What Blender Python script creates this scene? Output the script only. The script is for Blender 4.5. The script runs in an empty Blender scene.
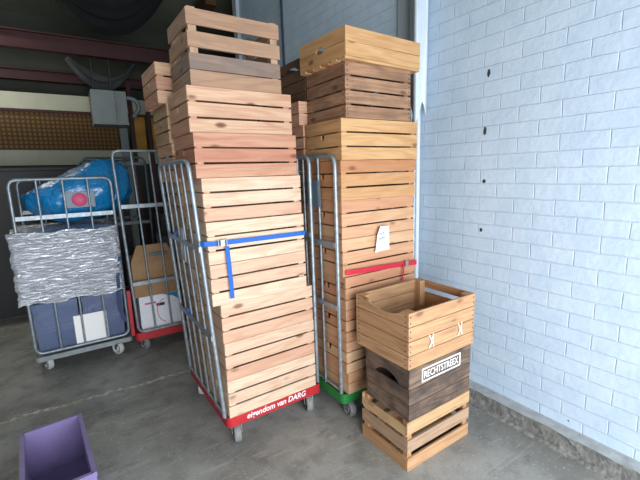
import bpy, math, random
import numpy as np
from mathutils import Vector, Matrix

scene = bpy.context.scene
COL = scene.collection
R = random.Random(7)
scene.view_settings.view_transform = 'Standard'
scene.view_settings.look = 'None'
scene.view_settings.gamma = 1.0
scene.view_settings.exposure = 0.0
scene.view_settings.use_curve_mapping = False

# ------------------------------------------------------------------ camera
YAW, PIT, ROL, FPX, CH = 33.41, 10.02, -1.805, 384.03, 1.7326
y_, p_, r_ = [math.radians(v) for v in (YAW, PIT, ROL)]
fw = Vector((math.sin(y_)*math.cos(p_), math.cos(y_)*math.cos(p_), -math.sin(p_)))
rt0 = Vector((math.cos(y_), -math.sin(y_), 0))
up0 = rt0.cross(fw)
rt = rt0*math.cos(r_) + up0*math.sin(r_)
up = up0*math.cos(r_) - rt0*math.sin(r_)
cd = bpy.data.cameras.new('camera')
cam = bpy.data.objects.new('camera', cd)
COL.objects.link(cam)
cd.sensor_fit = 'HORIZONTAL'; cd.sensor_width = 36; cd.lens = FPX*36/640
cd.clip_start = 0.02; cd.clip_end = 100
cam.matrix_world = Matrix(((rt.x, up.x, -fw.x, 0), (rt.y, up.y, -fw.y, 0), (rt.z, up.z, -fw.z, CH), (0, 0, 0, 1)))
scene.camera = cam

# ------------------------------------------------------------------ materials
def newmat(name):
    m = bpy.data.materials.new(name); m.use_nodes = True
    nt = m.node_tree; b = nt.nodes['Principled BSDF']
    return m, nt, b
def N(nt, t, **kw):
    n = nt.nodes.new(t)
    for k, v in kw.items():
        if k.startswith('i_'):
            key = k[2:]
            n.inputs[int(key) if key.isdigit() else key.replace('_', ' ')].default_value = v
        else: setattr(n, k, v)
    return n
def L(nt, a, b): nt.links.new(a, b)
def math_(nt, op, a, b=None, c=None, clamp=False):
    n = nt.nodes.new('ShaderNodeMath'); n.operation = op; n.use_clamp = clamp
    for i, v in enumerate((a, b, c)):
        if v is None: continue
        if isinstance(v, (int, float)): n.inputs[i].default_value = v
        else: L(nt, v, n.inputs[i])
    return n.outputs[0]
def mixc(nt, f, a, b, mode='MIX'):
    n = nt.nodes.new('ShaderNodeMix'); n.data_type = 'RGBA'; n.blend_type = mode
    for s, v in ((n.inputs[0], f), (n.inputs[6], a), (n.inputs[7], b)):
        if isinstance(v, (int, float)): s.default_value = v
        elif isinstance(v, tuple): s.default_value = (*v[:3], 1)
        else: L(nt, v, s)
    return n.outputs[2]
def ramp(nt, v, p0, p1):
    n = nt.nodes.new('ShaderNodeMapRange'); n.interpolation_type = 'SMOOTHSTEP'
    L(nt, v, n.inputs[0]); n.inputs[1].default_value = p0; n.inputs[2].default_value = p1
    return n.outputs[0]
def srgb(*c):
    return tuple(((v/255)/12.92 if v/255 <= .04045 else ((v/255+.055)/1.055)**2.4) for v in c)

def plain(name, rgb, rough=.6, metal=0., noise=0., nscale=20., bump=0., bscale=60, spec=None):
    m, nt, b = newmat(name)
    b.inputs['Roughness'].default_value = rough; b.inputs['Metallic'].default_value = metal
    if spec is not None: b.inputs['Specular IOR Level'].default_value = spec
    tc = N(nt, 'ShaderNodeTexCoord')
    if noise:
        n = N(nt, 'ShaderNodeTexNoise', i_Scale=nscale, i_Detail=5.)
        L(nt, tc.outputs['Object'], n.inputs['Vector'])
        f = ramp(nt, n.outputs[0], .35, .7)
        L(nt, mixc(nt, f, tuple(c*(1-noise) for c in rgb), tuple(min(1, c*(1+noise)) for c in rgb)), b.inputs['Base Color'])
    else: b.inputs['Base Color'].default_value = (*rgb, 1)
    if bump:
        n2 = N(nt, 'ShaderNodeTexNoise', i_Scale=float(bscale), i_Detail=4.)
        L(nt, tc.outputs['Object'], n2.inputs['Vector'])
        bp = N(nt, 'ShaderNodeBump', i_Strength=bump, i_Distance=.01)
        L(nt, n2.outputs[0], bp.inputs['Height']); L(nt, bp.outputs[0], b.inputs['Normal'])
    return m

def wood(name, light, dark, alt, grain=.5, knot=.6, dirt=0., dirtcol=(.08, .06, .05), rough=.65):
    """boards: point attributes gc (along, across, thick, metres, offset per board) and tint"""
    light, dark, alt = [tuple(c*k for c, k in zip(v, (.86, .86, .88))) for v in (light, dark, alt)]
    m, nt, b = newmat(name)
    b.inputs['Roughness'].default_value = rough
    b.inputs['Specular IOR Level'].default_value = .25
    at = N(nt, 'ShaderNodeAttribute', attribute_name='gc')
    ti = N(nt, 'ShaderNodeAttribute', attribute_name='tint')
    mp = N(nt, 'ShaderNodeMapping'); mp.inputs['Scale'].default_value = (.9, 8, 8)
    L(nt, at.outputs['Vector'], mp.inputs['Vector'])
    big = N(nt, 'ShaderNodeTexNoise', i_Scale=1.0, i_Detail=2., i_Distortion=.3)
    L(nt, mp.outputs[0], big.inputs['Vector'])
    rings = math_(nt, 'SINE', math_(nt, 'MULTIPLY', big.outputs[0], 48.))
    rings = ramp(nt, rings, -.3, 1.0)
    mp2 = N(nt, 'ShaderNodeMapping'); mp2.inputs['Scale'].default_value = (5, 150, 150)
    L(nt, at.outputs['Vector'], mp2.inputs['Vector'])
    fine = N(nt, 'ShaderNodeTexNoise', i_Scale=1.0, i_Detail=4.)
    L(nt, mp2.outputs[0], fine.inputs['Vector'])
    base = mixc(nt, ramp(nt, ti.outputs['Fac'], .2, .9), light, alt)
    g = math_(nt, 'MULTIPLY', rings, grain*.42)
    c = mixc(nt, g, base, dark)
    g2 = math_(nt, 'MULTIPLY', ramp(nt, fine.outputs[0], .42, .72), grain*.55)
    c = mixc(nt, g2, c, dark)
    # broad lighter and darker streaks
    mp4 = N(nt, 'ShaderNodeMapping'); mp4.inputs['Scale'].default_value = (2.2, 22, 22)
    L(nt, at.outputs['Vector'], mp4.inputs['Vector'])
    st = N(nt, 'ShaderNodeTexNoise', i_Scale=1.0, i_Detail=3.)
    L(nt, mp4.outputs[0], st.inputs['Vector'])
    c = mixc(nt, math_(nt, 'MULTIPLY', ramp(nt, st.outputs[0], .5, .75), .35), c, dark)
    # knots
    mp3 = N(nt, 'ShaderNodeMapping'); mp3.inputs['Scale'].default_value = (5, 11, 11)
    L(nt, at.outputs['Vector'], mp3.inputs['Vector'])
    vo = N(nt, 'ShaderNodeTexVoronoi', i_Scale=1.0, i_Randomness=.9)
    L(nt, mp3.outputs[0], vo.inputs['Vector'])
    near = ramp(nt, vo.outputs['Distance'], .24, .08)
    nr = nt.nodes.new('ShaderNodeSeparateColor'); L(nt, vo.outputs['Color'], nr.inputs[0])
    pick = math_(nt, 'GREATER_THAN', nr.outputs[0], 1-.5)
    k = math_(nt, 'MULTIPLY', math_(nt, 'MULTIPLY', near, pick), knot)
    c = mixc(nt, k, c, tuple(v*.42 for v in dark))
    if dirt:
        nd = N(nt, 'ShaderNodeTexNoise', i_Scale=9.0, i_Detail=6.)
        L(nt, at.outputs['Vector'], nd.inputs['Vector'])
        c = mixc(nt, math_(nt, 'MULTIPLY', ramp(nt, nd.outputs[0], .38, .66), dirt), c, dirtcol)
    # each crate a little lighter or darker
    oi = N(nt, 'ShaderNodeObjectInfo')
    L(nt, c, b.inputs['Base Color'])
    bp = N(nt, 'ShaderNodeBump', i_Strength=.35, i_Distance=.002)
    L(nt, fine.outputs[0], bp.inputs['Height']); L(nt, bp.outputs[0], b.inputs['Normal'])
    return m

M = {}
M['pine'] = wood('fresh_pine', srgb(226, 202, 174), srgb(184, 128, 96), srgb(212, 170, 142), .55, .85)
M['pink'] = wood('reddish_pine', srgb(214, 176, 144), srgb(158, 98, 74), srgb(192, 136, 110), .65, .9)
M['orange'] = wood('golden_pine', srgb(208, 166, 116), srgb(158, 104, 64), srgb(188, 132, 92), .55, .75)
M['peach'] = wood('peach_pine', srgb(218, 184, 144), srgb(176, 118, 82), srgb(200, 148, 114), .55, .75)
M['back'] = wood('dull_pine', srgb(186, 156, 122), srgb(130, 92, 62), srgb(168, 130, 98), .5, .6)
M['brown'] = wood('brown_aged_wood', srgb(182, 142, 110), srgb(98, 68, 50), srgb(158, 118, 90), .8, .7, .25)
M['umber'] = wood('umber_wood', srgb(110, 80, 56), srgb(62, 44, 32), srgb(96, 70, 50), .7, .5, .2)
M['honey'] = wood('honey_wood', srgb(204, 162, 120), srgb(138, 92, 60), srgb(186, 140, 100), .6, .6, .12, (.22, .13, .07))
M['black'] = wood('dark_stained_wood', srgb(136, 114, 96), srgb(50, 40, 36), srgb(108, 88, 76), .9, .3, .62, (.035, .03, .03), .8)
M['tan'] = wood('tan_batten_wood', srgb(212, 178, 134), srgb(148, 106, 70), srgb(196, 148, 104), .6, .5, .12, (.2, .14, .09))
M['weather'] = wood('weathered_wood', srgb(190, 158, 128), srgb(124, 94, 74), srgb(176, 140, 112), .6, .6, .15, (.2, .16, .13))
M['greywood'] = wood('grey_weathered_wood', srgb(164, 144, 128), srgb(98, 80, 70), srgb(146, 124, 110), .6, .6, .3, (.14, .12, .12))
M['galv'] = plain('galvanised_steel', srgb(146, 156, 164), .45, .5, .18, 30)
M['galvdark'] = plain('dull_steel', srgb(92, 98, 104), .5, .6, .15, 30)
M['red'] = plain('red_plastic', srgb(176, 34, 42), .5, 0, .1, 14)
M['green'] = plain('green_plastic', srgb(36, 122, 58), .45, 0, .12, 14)
M['greyplastic'] = plain('grey_galvanised_base', srgb(140, 148, 150), .5, .2, .1, 14)
M['rubber'] = plain('grey_rubber', srgb(128, 128, 126), .7, 0, .12, 40)
M['palewheel'] = plain('pale_wheel', srgb(190, 192, 188), .6, 0, .1, 40)
M['hub'] = plain('dark_hub', srgb(50, 52, 56), .5)
M['zinc'] = plain('zinc_bracket', srgb(130, 132, 134), .45, .7, .1, 40)
M['white'] = plain('white_ink', srgb(226, 228, 232), .7)
M['blue'] = plain('blue_webbing', srgb(20, 92, 180), .6, 0, .08, 120, .3, 400)
M['redstrap'] = plain('red_webbing', srgb(190, 26, 52), .6, 0, .08, 120, .3, 400)
M['buckle'] = plain('silver_buckle', srgb(150, 152, 156), .4, .6)
M['paper'] = plain('white_paper', srgb(240, 240, 240), .8)
M['ink'] = plain('grey_ink', srgb(90, 110, 150), .7)
M['pinkink'] = plain('pink_print', srgb(214, 90, 130), .6)
M['blueink'] = plain('blue_print', srgb(50, 130, 170), .6)
M['holder'] = plain('grey_card_holder', srgb(150, 156, 164), .4, .2)
M['sheetblue'] = plain('blue_grey_plate', srgb(98, 116, 134), .45)
M['tie'] = plain('white_cord', srgb(240, 238, 232), .7)
M['nail'] = plain('nail_head', srgb(70, 52, 42), .6, .3)
M['maroon'] = plain('maroon_steel', srgb(74, 34, 36), .55, 0, .15, 3)
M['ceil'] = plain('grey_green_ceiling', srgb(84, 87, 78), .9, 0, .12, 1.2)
M['ceiling'] = plain('grey_green_ceiling_board', srgb(140, 143, 126), .9, 0, .1, 1.2)
M['fabric'] = plain('black_fabric', srgb(24, 24, 27), .95, 0, .15, 6, .3, 90)
M['fabric2'] = plain('charcoal_fabric', srgb(84, 86, 86), .85, 0, .15, 6, .3, 90)
M['unit'] = plain('grey_enamel', srgb(150, 160, 160), .5, 0, .05, 6)
M['cream'] = plain('cream_paint', srgb(206, 208, 186), .7, 0, .06, 3)
M['ochre'] = plain('ochre_board', srgb(222, 160, 70), .7, 0, .18, 5)
M['card'] = plain('brown_cardboard', srgb(158, 124, 90), .85, 0, .08, 9)
M['whitecard'] = plain('white_cardboard', srgb(226, 228, 236), .6, 0, .03, 9)
M['blackplastic'] = plain('black_plastic', srgb(30, 32, 34), .5)
M['greycrate'] = plain('grey_plastic', srgb(92, 98, 102), .5, 0, .08, 8)
M['lilac'] = plain('lilac_plastic', srgb(126, 112, 158), .45, 0, .06, 12)
M['pipe'] = plain('white_pipe', srgb(196, 208, 220), .4, 0, .04, 6)
M['cable'] = plain('dark_cable', srgb(46, 62, 84), .5)
M['hole'] = plain('bare_dark_patch', srgb(62, 60, 58), .9, 0, .3, 200)
M['blueweb'] = plain('dull_blue_webbing', srgb(44, 66, 104), .7)
M['clip'] = plain('blue_clip', srgb(30, 90, 190), .5)

# painted brick
def brick_mat():
    m, nt, b = newmat('painted_brick')
    ge = N(nt, 'ShaderNodeTexCoord')
    sp = nt.nodes.new('ShaderNodeSeparateXYZ'); L(nt, ge.outputs['Object'], sp.inputs[0])
    nz0 = N(nt, 'ShaderNodeTexNoise', i_Scale=7., i_Detail=3.)
    L(nt, ge.outputs['Object'], nz0.inputs['Vector'])
    wob = math_(nt, 'MULTIPLY', math_(nt, 'SUBTRACT', nz0.outputs[0], .5), .012)
    cb = nt.nodes.new('ShaderNodeCombineXYZ')
    RH = .0965; BW = .256
    L(nt, math_(nt, 'ADD', math_(nt, 'SUBTRACT', sp.outputs[1], 1.275-BW*20), wob), cb.inputs[0])
    L(nt, math_(nt, 'ADD', math_(nt, 'SUBTRACT', sp.outputs[2], 1.428-RH*100), wob), cb.inputs[1])
    br = nt.nodes.new('ShaderNodeTexBrick')
    br.offset = .5; br.squash = 1
    L(nt, cb.outputs[0], br.inputs['Vector'])
    br.inputs['Scale'].default_value = 1; br.inputs['Mortar Size'].default_value = .0045
    br.inputs['Mortar Smooth'].default_value = .6
    br.inputs['Brick Width'].default_value = BW; br.inputs['Row Height'].default_value = RH
    br.inputs['Color1'].default_value = (0, 0, 0, 1); br.inputs['Color2'].default_value = (1, 1, 1, 1)
    base = mixc(nt, ramp(nt, nz0.outputs[0], .3, .7), srgb(194, 214, 234), srgb(204, 222, 240))
    spc = nt.nodes.new('ShaderNodeSeparateColor'); L(nt, br.outputs['Color'], spc.inputs[0])
    c = mixc(nt, math_(nt, 'MULTIPLY', spc.outputs[0], .12), base, srgb(184, 204, 224))
    c = mixc(nt, math_(nt, 'MULTIPLY', br.outputs['Fac'], 0.35), c, srgb(184, 200, 216))
    # sparse chips in the paint
    vo = N(nt, 'ShaderNodeTexVoronoi', i_Scale=3.2); L(nt, ge.outputs['Object'], vo.inputs['Vector'])
    n3 = N(nt, 'ShaderNodeTexNoise', i_Scale=90., i_Detail=2.); L(nt, ge.outputs['Object'], n3.inputs['Vector'])
    chip = math_(nt, 'LESS_THAN', math_(nt, 'ADD', vo.outputs['Distance'], math_(nt, 'MULTIPLY', n3.outputs[0], .05)), .052)
    c = mixc(nt, chip, c, srgb(120, 122, 124))
    L(nt, c, b.inputs['Base Color']); b.inputs['Roughness'].default_value = .55
    h = math_(nt, 'SUBTRACT', 1., br.outputs['Fac'])
    n4 = N(nt, 'ShaderNodeTexNoise', i_Scale=28., i_Detail=5.); L(nt, ge.outputs['Object'], n4.inputs['Vector'])
    hh = math_(nt, 'ADD', math_(nt, 'MULTIPLY', h, 1.), math_(nt, 'MULTIPLY', n4.outputs[0], .7))
    bp = N(nt, 'ShaderNodeBump', i_Strength=.6, i_Distance=.007)
    L(nt, hh, bp.inputs['Height']); L(nt, bp.outputs[0], b.inputs['Normal'])
    return m
M['brick'] = brick_mat()
M['bluewall'] = plain('blue_grey_paint', srgb(150, 166, 184), .6, 0, .05, 4, .25, 12)
M['pilaster'] = plain('smooth_grey_paint', srgb(170, 182, 192), .6, 0, .04, 4)

def floor_mat():
    m, nt, b = newmat('worn_concrete')
    tc = N(nt, 'ShaderNodeTexCoord')
    def no(s, d, sx=1, sy=1, dist=0.):
        mp = N(nt, 'ShaderNodeMapping'); mp.inputs['Scale'].default_value = (sx, sy, 1)
        L(nt, tc.outputs['Object'], mp.inputs['Vector'])
        n = N(nt, 'ShaderNodeTexNoise', i_Scale=s, i_Detail=d, i_Distortion=dist)
        L(nt, mp.outputs[0], n.inputs['Vector']); return n.outputs[0]
    c = mixc(nt, ramp(nt, no(1.3, 6, dist=.6), .35, .68), srgb(126, 125, 120), srgb(158, 157, 152))
    c = mixc(nt, math_(nt, 'MULTIPLY', ramp(nt, no(7, 8), .45, .7), .5), c, srgb(98, 97, 93))
    c = mixc(nt, math_(nt, 'MULTIPLY', ramp(nt, no(4.5, 10, .5, 3, 1.6), .57, .68), .45), c, srgb(168, 170, 168))
    c = mixc(nt, math_(nt, 'MULTIPLY', ramp(nt, no(60, 4), .60, .70), .7), c, srgb(186, 185, 178))
    c = mixc(nt, math_(nt, 'MULTIPLY', ramp(nt, no(30, 5), .6, .75), .5), c, srgb(70, 72, 74))
    L(nt, c, b.inputs['Base Color'])
    rr = math_(nt, 'ADD', .55, math_(nt, 'MULTIPLY', no(3, 4), .3)); L(nt, rr, b.inputs['Roughness'])
    bp = N(nt, 'ShaderNodeBump', i_Strength=.35, i_Distance=.004)
    L(nt, no(22, 8), bp.inputs['Height']); L(nt, bp.outputs[0], b.inputs['Normal'])
    return m
M['floor'] = floor_mat()
M['curb'] = plain('rough_concrete_curb', srgb(126, 126, 122), .9, 0, .28, 26, .8, 50)
M['screed'] = plain('curb_top_screed', srgb(165, 168, 170), .85, 0, .12, 16, .3, 60)
M['seam'] = plain('pale_filled_joint', srgb(182, 178, 166), .9, 0, .35, 22)

def lattice_mat():
    m, nt, b = newmat('woven_grille')
    tc = N(nt, 'ShaderNodeTexCoord'); sp = nt.nodes.new('ShaderNodeSeparateXYZ'); L(nt, tc.outputs['Object'], sp.inputs[0])
    sx = ramp(nt, math_(nt, 'SINE', math_(nt, 'MULTIPLY', sp.outputs[0], 95.)), .1, .7)
    sz = ramp(nt, math_(nt, 'SINE', math_(nt, 'MULTIPLY', sp.outputs[2], 95.)), .1, .7)
    mx = math_(nt, 'MAXIMUM', sx, sz)
    L(nt, mixc(nt, mx, srgb(150, 112, 62), srgb(96, 72, 48)), b.inputs['Base Color'])
    b.inputs['Roughness'].default_value = .8
    return m
M['lattice'] = lattice_mat()

def film_mat(name, col, alpha, rough, crinkle, scale, stretch=(1, 1, 5)):
    m, nt, b = newmat(name)
    b.inputs['Base Color'].default_value = (*col, 1); b.inputs['Roughness'].default_value = rough
    b.inputs['Alpha'].default_value = alpha; b.inputs['Specular IOR Level'].default_value = .9
    tc = N(nt, 'ShaderNodeTexCoord'); mp = N(nt, 'ShaderNodeMapping'); mp.inputs['Scale'].default_value = stretch
    L(nt, tc.outputs['Object'], mp.inputs['Vector'])
    n = N(nt, 'ShaderNodeTexNoise', i_Scale=scale, i_Detail=5., i_Distortion=1.)
    L(nt, mp.outputs[0], n.inputs['Vector'])
    bp = N(nt, 'ShaderNodeBump', i_Strength=crinkle, i_Distance=.03)
    L(nt, n.outputs[0], bp.inputs['Height']); L(nt, bp.outputs[0], b.inputs['Normal'])
    return m
M['wrap'] = film_mat('crinkled_stretch_film', srgb(206, 210, 220), 1., .22, 1., 11)
M['wrap'].node_tree.nodes['Principled BSDF'].inputs['Metallic'].default_value = .55
M['bag'] = film_mat('blue_bag_plastic', srgb(8, 120, 180), 1., .25, 1., 8, (1, 1, 1))
M['bin'] = film_mat('smoky_blue_plastic', srgb(112, 128, 168), .6, .25, .4, 4, (1, 1, 1))

# ------------------------------------------------------------------ mesh builder
class MB:
    def __init__(s): s.v = []; s.f = []; s.gc = []; s.ti = []; s.mi = []; s.sm = []
    def add(s, vs, fs, gcs=None, tint=0., mi=0, smooth=False):
        o = len(s.v); s.v += [tuple(v) for v in vs]
        s.gc += gcs if gcs else [tuple(v) for v in vs]
        s.ti += [tint]*len(vs)
        for f in fs: s.f.append(tuple(o+i for i in f)); s.mi.append(mi); s.sm.append(smooth)
    def box(s, a, b, along=0, tint=None, mi=0, jit=0.):
        """axis box from a to b, grain along axis `along`"""
        a = list(a); b = list(b)
        vs = [(x, y, z) for x in (a[0], b[0]) for y in (a[1], b[1]) for z in (a[2], b[2])]
        if jit: 
            dz = [R.uniform(-jit, jit) for _ in range(2)]
            vs = [(v[0], v[1], v[2] + dz[0 if (i if along != 0 else (0 if v[0] == a[0] else 1)) in (0, 2, 4, 6) else 1]*1.0) if along == 0 else v for i, v in enumerate(vs)]
        fs = [(0, 1, 3, 2), (4, 6, 7, 5), (0, 4, 5, 1), (2, 3, 7, 6), (0, 2, 6, 4), (1, 5, 7, 3)]
        o = (R.uniform(0, 90), R.uniform(0, 90), R.uniform(0, 90))
        ax = [along] + [i for i in (0, 1, 2) if i != along]
        g = [(v[ax[0]]+o[0], v[ax[1]]+o[1], v[ax[2]]+o[2]) for v in vs]
        s.add(vs, fs, g, R.random() if tint is None else tint, mi)
    def poly(s, pts, u, w, n, t, org=(0, 0, 0), along_u=True, tint=None, mi=0):
        """prism: 2D outline pts in (u,w), extruded by t along n"""
        u, w, n, org = Vector(u), Vector(w), Vector(n), Vector(org)
        k = len(pts)
        vs = [org+u*p[0]+w*p[1] for p in pts] + [org+u*p[0]+w*p[1]+n*t for p in pts]
        fs = [tuple(range(k))[::-1], tuple(range(k, 2*k))] + [(i, (i+1) % k, k+(i+1) % k, k+i) for i in range(k)]
        o = (R.uniform(0, 90), R.uniform(0, 90), R.uniform(0, 90))
        g = [(p[0]+o[0], p[1]+o[1], o[2]) for p in pts]+[(p[0]+o[0], p[1]+o[1], o[2]+t) for p in pts]
        s.add(vs, fs, g, R.random() if tint is None else tint, mi)
    def tube(s, pts, r, n=10, mi=0, cap=True, closed=False):
        P = [Vector(p) for p in pts]; k = len(P); rings = []
        prev = None
        for i in range(k):
            if closed: t = (P[(i+1) % k]-P[i-1]).normalized()
            else: t = (P[min(i+1, k-1)]-P[max(i-1, 0)]).normalized()
            if prev is None:
                a = Vector((0, 0, 1)) if abs(t.z) < .9 else Vector((1, 0, 0))
                u = t.cross(a).normalized()
            else: u = (prev-t*prev.dot(t)).normalized()
            prev = u; w = t.cross(u)
            rings.append([P[i]+(u*math.cos(2*math.pi*j/n)+w*math.sin(2*math.pi*j/n))*r for j in range(n)])
        vs = [v for rg in rings for v in rg]; fs = []
        for i in range(k if closed else k-1):
            b = ((i+1) % k)*n
            for j in range(n): fs.append((i*n+j, i*n+(j+1) % n, b+(j+1) % n, b+j))
        s.add(vs, fs, mi=mi, smooth=True)
        if cap and not closed:
            s.add(rings[0], [tuple(range(n))[::-1]], mi=mi); s.add(rings[-1], [tuple(range(n))], mi=mi)
    def lathe(s, c, axis, prof, n=24, mi=0):
        """profile list of (radius, offset along axis)"""
        c = Vector(c); t = Vector(axis).normalized()
        a = Vector((0, 0, 1)) if abs(t.z) < .9 else Vector((1, 0, 0))
        u = t.cross(a).normalized(); w = t.cross(u)
        vs = []; fs = []
        for r, h in prof:
            for j in range(n): vs.append(c+t*h+(u*math.cos(2*math.pi*j/n)+w*math.sin(2*math.pi*j/n))*max(r, 1e-4))
        for i in range(len(prof)-1):
            for j in range(n): fs.append((i*n+j, i*n+(j+1) % n, (i+1)*n+(j+1) % n, (i+1)*n+j))
        s.add(vs, fs, mi=mi, smooth=True)
    def grid(s, fn, nu, nv, mi=0, smooth=True, thick=0.):
        vs = [Vector(fn(i/nu, j/nv)) for j in range(nv+1) for i in range(nu+1)]
        fs = [(j*(nu+1)+i, j*(nu+1)+i+1, (j+1)*(nu+1)+i+1, (j+1)*(nu+1)+i) for j in range(nv) for i in range(nu)]
        s.add(vs, fs, mi=mi, smooth=smooth)
    def build(s, name, mats, parent=None, loc=(0, 0, 0), rz=0., kind=None):
        me = bpy.data.meshes.new(name)
        me.from_pydata(s.v, [], s.f); me.update()
        if not isinstance(mats, (list, tuple)): mats = [mats]
        for m in mats: me.materials.append(M[m] if isinstance(m, str) else m)
        a = me.attributes.new('gc', 'FLOAT_VECTOR', 'POINT'); a.data.foreach_set('vector', np.array(s.gc, dtype=np.float32).ravel())
        a = me.attributes.new('tint', 'FLOAT', 'POINT'); a.data.foreach_set('value', np.array(s.ti, dtype=np.float32))
        me.polygons.foreach_set('material_index', np.array(s.mi, dtype=np.int32))
        me.polygons.foreach_set('use_smooth', np.array(s.sm, dtype=bool))
        o = bpy.data.objects.new(name, me); COL.objects.link(o)
        if parent: o.parent = parent
        o.location = loc; o.rotation_euler[2] = rz
        if kind: o['kind'] = kind
        return o

def tag(o, label, cat, group=None):
    o['label'] = label; o['category'] = cat
    if group: o['group'] = group
    return o
def empty(name, loc, rz, label, cat, group=None):
    o = bpy.data.objects.new(name, None); COL.objects.link(o)
    o.empty_display_size = .1
    o.location = loc; o.rotation_euler[2] = rz
    return tag(o, label, cat, group)
def text_mesh(name, body, size, mat, parent, org, u, w, width=None, height=None, shear=0., off=0., ext=.0006):
    cu = bpy.data.curves.new(name, 'FONT'); cu.body = body; cu.size = size; cu.shear = shear; cu.offset = off; cu.extrude = ext
    cu.align_x = 'LEFT'; cu.resolution_u = 3
    tmp = bpy.data.objects.new(name+'_source', cu); COL.objects.link(tmp)
    bpy.context.view_layer.update()
    me = bpy.data.meshes.new_from_object(tmp.evaluated_get(bpy.context.evaluated_depsgraph_get()))
    bpy.data.objects.remove(tmp); bpy.data.curves.remove(cu)
    xs = [v.co.x for v in me.vertices]; ys = [v.co.y for v in me.vertices]
    x0, x1, y0, y1 = min(xs), max(xs), min(ys), max(ys)
    sx = (width/(x1-x0)) if width else 1; sy = (height/(y1-y0)) if height else sx
    u, w, org = Vector(u), Vector(w), Vector(org); n = u.cross(w)
    for v in me.vertices:
        c = v.co.copy(); v.co = org+u*((c.x-x0)*sx)+w*((c.y-y0)*sy)+n*c.z
    me.materials.clear(); me.materials.append(M[mat])
    o = bpy.data.objects.new(name, me); COL.objects.link(o); o.parent = parent
    return o

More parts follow.
